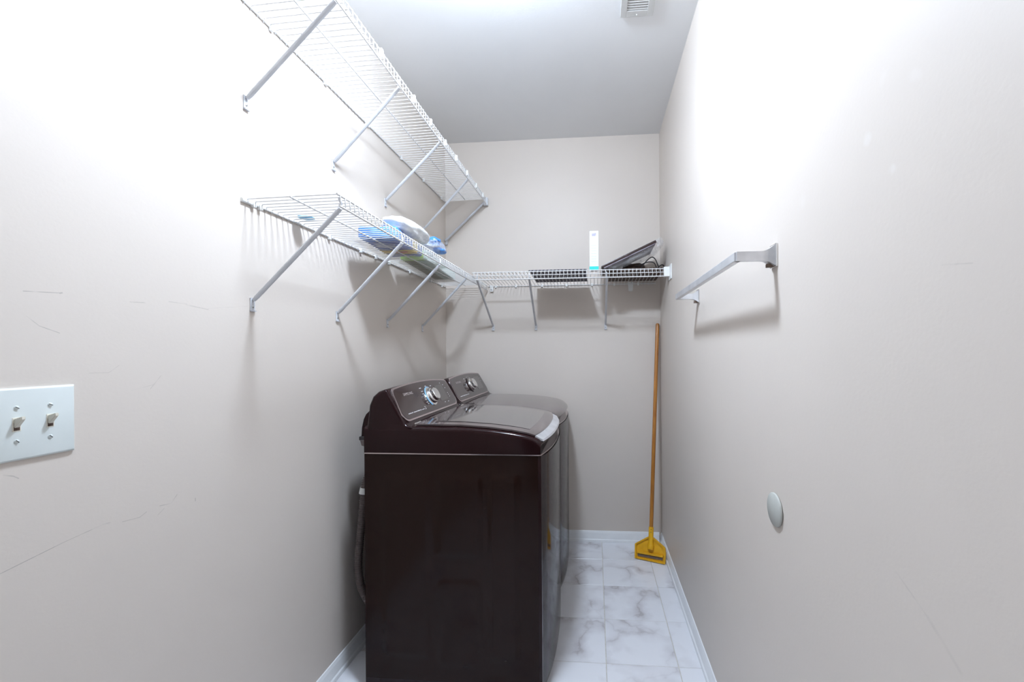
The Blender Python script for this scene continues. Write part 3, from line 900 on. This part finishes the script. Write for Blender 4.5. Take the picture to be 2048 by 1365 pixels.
    text_mesh('SAMSUNG', .0165, m_brand, 'brand_lettering', con, loc, pu, pv, pn, width=.088)
    return t

YW, YD = 1.880, 2.531
washer = appliance('washing_machine', YW, 'w', 'dark brown top-load washing machine with glass lid and lit dial, nearest the viewer', 'washing machine')
dryer = appliance('tumble_dryer', YD, 'd', 'dark brown dryer with plain flat top, behind the washing machine in the corner', 'dryer')

# hose housing behind the washer console, power cord and drain hose
hh = obj('hose_cover', bm_prism([(-.882, .945), (-.942, .945), (-.939, .985), (-.931, 1.020), (-.921, 1.040), (-.906, 1.054), (-.882, 1.060)], 'y', 1.64 - YW, 1.80 - YW, bev=.006), m_body, washer, True, 40)
hh.location = (.55, 0, 0)
o = obj('hose_elbow', bm_box((-.947, 1.635 - YW, .935), (-.885, 1.75 - YW, .950), .002), m_rubber, hh)
o = obj('hose_connector', bm_prism([(-.940, .936), (-.895, .936), (-.895, .905), (-.934, .915)], 'y', 1.63 - YW, 1.70 - YW, bev=.002), m_hose, hh)

cord = tag(obj('power_cord', bm_tube([(-.9515, 1.715, .934), (-.954, 1.715, .905), (-.958, 1.715, .87), (-.957, 1.72, .82), (-.962, 1.735, .70), (-.965, 1.75, .50), (-.965, 1.76, .30)], .0045, 8), m_cable, None, True),
           'thin black cord running down behind the washing machine', 'cord')
# ribbed drain hose
pts = [(-.918, 1.70, .835), (-.925, 1.68, .80), (-.934, 1.665, .765), (-.940, 1.66, .725), (-.947, 1.655, .62), (-.955, 1.65, .52), (-.961, 1.648, .44), (-.960, 1.652, .38), (-.953, 1.662, .32), (-.936, 1.68, .262), (-.91, 1.70, .215)]
def catmull(P, k):
    P = [Vector(p) for p in P]; out = []
    for i in range(len(P) - 1):
        a, b_, c, d = P[max(i - 1, 0)], P[i], P[i + 1], P[min(i + 2, len(P) - 1)]
        for j in range(k):
            s = j / k
            out.append(.5 * ((2 * b_) + (c - a) * s + (2 * a - 5 * b_ + 4 * c - d) * s * s + (3 * b_ - a - 3 * c + d) * s ** 3))
    out.append(P[-1]); return out
cp = catmull(pts, 24)
# resample evenly so the ribs are regular
ds = [0]
for a, b_ in zip(cp, cp[1:]): ds.append(ds[-1] + (b_ - a).length)
NS = int(ds[-1] / .0022); rs = []
j = 0
for i in range(NS + 1):
    d_ = ds[-1] * i / NS
    while j < len(ds) - 2 and ds[j + 1] < d_: j += 1
    rs.append(cp[j].lerp(cp[j + 1], (d_ - ds[j]) / max(1e-9, ds[j + 1] - ds[j])))
hose = tag(obj('drain_hose', bm_tube(rs, .015, 14, rad=[.0155 if (i // 2) % 2 == 0 else .0128 for i in range(len(rs))]), m_hose, None, True, 180),
           'grey ribbed drain hose hanging between the washing machine and left wall', 'hose')
dv = Vector(pts[3]) - Vector(pts[2])
obj('hose_clamp', bm_lathe([(.0185, -.012), (.0185, .012)], 20, Vector(pts[3]) + Vector((0, 0, 0)), dv), m_clip, hose, True, 40)

# ------------------------------------------------------------------ light switch
sw = tag(empty('light_switch', (XL, .703, 1.162)), 'white double toggle light switch plate on the left wall', 'light switch')
bm = bmesh.new()
hw, hh_ = .059, .065
A = [(-hw, -hh_), (hw, -hh_), (hw, hh_), (-hw, hh_)]
r0 = [bm.verts.new((0, y, z)) for y, z in A]; r1 = [bm.verts.new((.0032, y, z)) for y, z in A]
r2 = [bm.verts.new((.0062, y * .955, z * .95)) for y, z in A]; r3 = [bm.verts.new((.0072, y * .90, z * .89)) for y, z in A]
for a, b_ in ((r0, r1), (r1, r2), (r2, r3)):
    for i in range(4): bm.faces.new((a[i], a[(i + 1) % 4], b_[(i + 1) % 4], b_[i]))
bm.faces.new(r3); bm.faces.new(r0[::-1])
obj('plate', bm, m_plate, sw, True, 25)
for yy in (.676 - .703 - .001, .721 - .703 + .001):
    f = obj('toggle_surround', bm_box((.004, yy - .0058, -.0125), (.0078, yy + .0058, .0125), .0006), m_ivory, sw)
    obj('recess', bm_box((.006, yy - .0042, -.0108), (.0081, yy + .0042, .0035), .0002), m_hole, f)
    tg = bmesh.new()
    prof = [(.0075, -.006, .0040), (.0075, .010, .0040), (.0215, .0145, .0030), (.0215, .0085, .0030)]
    L = [tg.verts.new((x, yy - w, z)) for x, z, w in prof]; Rr = [tg.verts.new((x, yy + w, z)) for x, z, w in prof]
    tg.faces.new(L); tg.faces.new(Rr[::-1])
    for i in range(4): tg.faces.new((L[i], L[(i + 1) % 4], Rr[(i + 1) % 4], Rr[i]))
    bmesh.ops.bevel(tg, geom=tg.edges[:], offset=.0008, segments=2, affect='EDGES')
    obj('toggle', tg, m_ivory, sw, True, 30)
    for zz in (.030, -.030):
        s = obj('screw', bm_lathe([(.0036, .006), (.0034, .0082), (.002, .0092), (0, .0094)], 14, (0, yy, zz), (1, 0, 0)), m_plate, sw, True, 40)
        ang = random.uniform(-.9, -.3)
        t = bmesh.new(); bmesh.ops.create_cube(t, size=1)
        for v in t.verts:
            l = Vector((v.co.x * .0010, v.co.y * .0062, v.co.z * .0009))
            v.co = Vector((.0093, yy, zz)) + Vector((l.x, l.y * math.cos(ang) - l.z * math.sin(ang), l.y * math.sin(ang) + l.z * math.cos(ang)))
        obj('slot', t, m_slot, s)

# ------------------------------------------------------------------ towel bar on the right wall
tb = tag(empty('towel_bar', (XR, 1.45, 1.515)), 'brushed chrome towel bar fixed to the right wall', 'towel bar')
BX, TB = -.090, .0095
y0, y1 = 1.072 - 1.45, 1.832 - 1.45
obj('bar', bm_box((BX - .006, y0 - .002, -.011), (BX + .010, y1 + .002, .011), .0015), m_chrome, tb)
for y in (y0, y1):
    bm = bmesh.new()
    secs = [(BX - .002, .0085, .0110), (-.034, .0085, .0110), (-.026, .0090, .0120), (-.016, .0115, .0165), (-.008, .0150, .0230), (-.004, .0165, .0260)]
    R = [[bm.verts.new((x, y + sy * a, sz * b_)) for sy, sz in ((-1, -1), (1, -1), (1, 1), (-1, 1))] for x, a, b_ in secs]
    for a, b_ in zip(R, R[1:]):
        for i in range(4): bm.faces.new((a[i], a[(i + 1) % 4], b_[(i + 1) % 4], b_[i]))
    bm.faces.new(R[0][::-1]); bm.faces.new(R[-1])
    ps = obj('post', bm, m_chrome, tb, True, 25)
    obj('base_plate', bm_box((-.005, y - .018, -.028), (0, y + .018, .028), .0012), m_shiny, ps)
    obj('set_screw_tab', bm_box((-.020, y - .006, -.0275), (-.004, y + .006, -.019), .001), m_slotgrey, ps)

# ------------------------------------------------------------------ round cover plate on the right wall
dc = tag(empty('cover_plate', (XR, 1.073, .898)), 'round grey-white blank cover disc on the right wall', 'cover plate')
obj('disc', bm_lathe([(.037, 0), (.040, .002), (.040, .005), (.0385, .0068), (0, .0074)], 40, (0, 0, 0), (-1, 0, 0)), m_disc, dc, True, 50)
# small chipped plug lower on the right wall
tag(obj('wall_plug', bm_lump((XR - .0005, .497, .868), (.0022, .011, .005), .3, 1.5, 4, sub=2), m_card, None, True), 'tiny white filler lump on the lower right wall', 'filler')

# ------------------------------------------------------------------ mop with yellow holder, leaning in the corner
mp = tag(empty('mop', (.3316, 2.6356, 0)), 'yellow mop holder on a long wooden handle leaning in the back corner', 'mop')
b0 = Vector((.2426, 2.6699, 0)); b1 = Vector((.4150, 2.6040, 0)); me1 = (b1 - b0).normalized()
lean = .15
me2 = Vector((.33 * lean, .94 * lean, 1)); me2 = (me2 - me1 * me2.dot(me1)).normalized()
men = me1.cross(me2).normalized()     # faces away or towards viewer
if men.y > 0: men = -men
MO = Vector((.3316, 2.6356, 0))
def mopP(u, v, h): return b0 + me1 * u + me2 * v + men * h - MO + Vector((0, 0, .002))
def mop_plate(pts, h0, h1, bev=.0):
    b = bmesh.new(); A = [b.verts.new(mopP(u, v, h0)) for u, v in pts]; B = [b.verts.new(mopP(u, v, h1)) for u, v in pts]
    n = len(pts); b.faces.new(A); b.faces.new(B[::-1])
    for i in range(n): b.faces.new((A[i], B[i], B[(i + 1) % n], A[(i + 1) % n]))
    bmesh.ops.recalc_face_normals(b, faces=b.faces[:])
    if bev: bmesh.ops.bevel(b, geom=b.edges[:], offset=bev, segments=2, affect='EDGES')
    return b
outl = [(-.003, .002), (-.004, .086), (.004, .092), (.074, .139), (.111, .139), (.176, .097), (.183, .088), (.187, .062), (.184, .001)]
def inset_poly(p, k, c=(.09, .06)): return [(c[0] + (u - c[0]) * k, c[1] + (v - c[1]) * k) for u, v in p]
obj('holder_plate', mop_plate(outl, -.006, .004, .0015), m_yellow, mp, True, 30)
rim = bmesh.new(); ins = inset_poly(outl, .90)
for i in range(len(outl)):
    q = [outl[i], outl[(i + 1) % len(outl)], ins[(i + 1) % len(outl)], ins[i]]
    merge(rim, mop_plate(q, .003, .012))
obj('rim', rim, m_yellow, mp)
obj('jaw', mop_plate([(.012, .046), (.172, .050), (.172, .037), (.012, .034)], .003, .016, .002), m_yellow, mp, True, 30)
obj('rubber_strip', mop_plate([(.014, .033), (.168, .036), (.168, .019), (.014, .017)], .003, .0085), m_slotgrey, mp)
htop = Vector((.4165, 2.8755, 1.470))
hb = mopP(.0945, .098, .010) + MO
hdir = (htop - hb).normalized()
obj('socket', bm_lathe([(.0165, -.020), (.0165, .0), (.0150, .004), (.0150, .100), (.0135, .104), (0, .104)], 20, hb - MO, hdir), m_yellow, mp, True, 40)
obj('socket_collar', bm_lathe([(.0195, -.024), (.0195, -.004), (.017, .0)], 20, hb - MO, hdir), m_yellow, mp, True, 40)
for hgt in (.092, .076):
    obj('rivet', bm_lathe([(.0038, .0145), (.0034, .0165), (0, .0178)], 10, hb - MO + hdir * hgt, Vector((-.15, -1, .1))), m_brass, mp, True)
hl = (htop - hb).length
obj('handle', bm_lathe([(.0115, .06), (.0122, .2), (.0122, hl - .012), (.0110, hl - .003), (.008, hl), (0, hl)], 18, hb - MO, hdir), m_wood, mp, True, 40)

# ------------------------------------------------------------------ things on the lower left shelf
ZD = 1.743 + .004 + .0035 + .0017     # top of its wires
# blue and yellow flat pack
pk = tag(empty('cleaning_cloth_pack', (-.895, 1.83, ZD)), 'flat blue pack with a yellow band lying on the lower left wire shelf', 'package')
pk.rotation_euler = (0, 0, math.radians(6))
pw, pl, ph = .078, .175, .048
obj('pack_body', bm_box((-pw, -pl, 0.0005), (pw, pl, ph), .012, 3), m_blue, pk, True, 40)
obj('yellow_band', bm_box((-pw - .0008, pl * .16, -.0006), (pw + .0008, pl * .60, ph + .0008), .0115, 3), m_packyellow, pk, True, 40)
obj('red_print', bm_box((-.012, pl * .30, -.0012), (.042, pl * .46, 0)), m_red, pk)
obj('pale_print', bm_box((-.055, -pl * .45, -.0006), (.03, -pl * .12, .0006)), m_pale, pk)
obj('pale_print', bm_box((-.04, pl * .68, -.0006), (.055, pl * .84, .0006)), m_pale, pk)
obj('bright_end', bm_box((-pw - .0006, -pl - .0006, -.0002), (pw + .0006, -pl * .62, ph + .0006), .0115, 3), m_skyblue, pk, True, 40)
# green and mint long box
gb = tag(empty('long_carton', (-.925, 2.345, ZD)), 'long olive and mint green carton on the lower left shelf near the corner', 'box')
gb.rotation_euler = (0, 0, math.radians(5))
obj('carton_body', bm_box((-.062, -.295, .0005), (.066, .295, .045), .002), m_mint, gb)
obj('olive_panel', bm_box((-.0625, -.262, .0), (-.006, .2955, .0455)), m_olive, gb)
obj('lime_end', bm_box((-.063, -.2955, -.0002), (.05, -.262, .0457)), m_lime, gb)
# white plastic bag on top of the pack, blue-and-white film bag by it
tag(obj('plastic_bag', bm_lump((-.838, 1.845, ZD + .080), (.066, .155, .033), .16, 1.7, 11.3, flat_bottom=ZD + .0485), m_bag, None, True, 180),
    'crumpled white plastic bag resting on the blue pack on the left shelf', 'plastic bag')
fb = tag(obj('film_bag', bm_lump((-.835, 2.120, ZD + .078), (.060, .085, .034), .2, 1.9, 5.1, flat_bottom=ZD + .0465), m_bag2, None, True, 180),
    'crinkled blue-tinted plastic bag on the left shelf toward the corner', 'plastic bag')
obj('blue_print', bm_lump((-.810, 2.09, ZD + .098), (.032, .04, .016), .25, 1.9, 2.1, sub=3), m_skyblue, fb, True, 180)
obj('blue_print', bm_lump((-.800, 2.15, ZD + .062), (.028, .05, .012), .25, 1.9, 8.1, sub=3), m_skyblue, fb, True, 180)
tag(obj('masking_tape', bm_lump((-.994, 1.395, ZD + .0035), (.026, .022, .0035), .25, 2.0, 3.3, sub=3), m_tape, None, True, 180),
    'scrap of light blue tape on the near end of the left shelf', 'tape')

# ------------------------------------------------------------------ things on the back shelf
ZB = 1.743 + .022 * .8 + .0035 + .0017
def deck_z(y): return 1.743 + .022 * (YB - y) / DB + .0035 + .0017
# dark woven pack behind the lip
wv = tag(empty('woven_mat', (-.218, 2.67, deck_z(2.67) + .0004)), 'flat dark speckled woven mat lying on the back shelf', 'mat')
wv.rotation_euler = (math.radians(-3.27), 0, 0)
obj('fabric', bm_box((-.172, -.155, 0), (.172, .155, .004), .0015, 2), m_weave, wv, True, 40)
obj('hem', bm_box((-.174, -.158, -.0002), (.174, -.148, .005), .0015, 2), m_weave, wv, True, 40)
obj('hem', bm_box((-.174, .148, -.0002), (.174, .158, .005), .0015, 2), m_weave, wv, True, 40)
# white carton with teal foot
wc = tag(empty('white_carton', (-.002, 2.55, deck_z(2.53) + .0005)), 'tall narrow white carton with a teal stripe standing on the back shelf', 'box')
cz = wc.location.z
obj('carton_body', bm_box((-.0265, -.02, 0), (.0265, .025, 2.003 - cz), .0012), m_card, wc)
obj('teal_stripe', bm_box((-.0269, -.0204, 1.7725 - cz), (.0269, .0254, 1.792 - cz)), m_teal, wc)
obj('logo_print', bm_box((-.012, -.0203, 1.972 - cz), (.012, -.0198, 1.990 - cz)), m_lilac, wc)
for i in range(7):
    obj('text_line', bm_box((-.016, -.0203, 1.915 - i * .016 - cz), (.014, -.0198, 1.9175 - i * .016 - cz)), m_faint, wc)
# dark slab in clear film, propped up on a dark device with cables
dev = tag(empty('dark_device', (.275, 2.66, deck_z(2.66) + .0006)), 'dark brown boxy device with black cables on the back shelf under the tilted slab', 'device')
dev.rotation_euler = (math.radians(-3.27), 0, 0)
obj('housing', bm_box((-.20, -.085, 0), (.130, .19, .020), .005, 3), m_device, dev, True, 40)
obj('wrapping', bm_lump((-.03, .04, .042), (.075, .07, .030), .2, 1.8, 6.2, sub=3), m_device, dev, True, 180)
def cable(pts): return obj('cable', bm_tube(catmull(pts, 6), .0032, 6), m_cable, dev, True)
cable([(.0, -.10, .012), (.03, -.112, .050), (.062, -.114, .074), (.085, -.112, .060), (.105, -.105, .012)])
cable([(-.01, -.10, .030), (.04, -.115, .045), (.075, -.115, .040), (.09, -.110, .012)])
cable([(.10, -.10, .015), (.125, -.105, .030), (.145, -.09, .012)])
sb = tag(empty('wrapped_slab', (.046, 2.54, 1.776)), 'dark thin slab in clear crinkled film, tilted up beside the white carton', 'slab')
sb.rotation_euler = (0, -math.radians(24.6), 0)
obj('slab', bm_box((0, -.022, .002), (.350, .26, .016), .003, 2), m_darkboard, sb, True, 40)
obj('underside_board', bm_box((.012, -.019, -.004), (.342, .25, .003), .001), m_boardback, sb)
bm = bmesh.new(); R = []
NXF, NA = 26, 22
for i in range(NXF + 1):
    f = i / NXF; x = lerp(.03, .372, f)
    env = math.sin(math.pi * min(1, max(0, .06 + f * .9))) ** .5
    row = []
    for j in range(NA):
        a = 2 * math.pi * j / NA
        w = .130 + .004 * math.cos(3 * a); y = .122 + w * math.copysign(abs(math.cos(a)) ** .5, math.cos(a))
        sag = .040 * env * (1 if f < .78 else 1.25)
        z = (.019 + .001 * env) if math.sin(a) >= 0 else .0
        if math.sin(a) < 0: z = -.004 - sag * abs(math.sin(a)) ** .6
        nn = noise.noise(Vector((x * 22, y * 22, z * 30)))
        dx = .020 * math.sin(a * .5) * (f > .95)
        row.append(bm.verts.new((x + nn * .004 + dx, y + nn * .003, z + (nn * .011 if math.sin(a) < 0 else abs(nn) * .002))))
    R.append(row)
for i in range(NXF):
    for j in range(NA): bm.faces.new((R[i][j], R[i][(j + 1) % NA], R[i + 1][(j + 1) % NA], R[i + 1][j]))
bm.faces.new(R[-1])
obj('clear_film', bm, m_film, sb, True, 180)
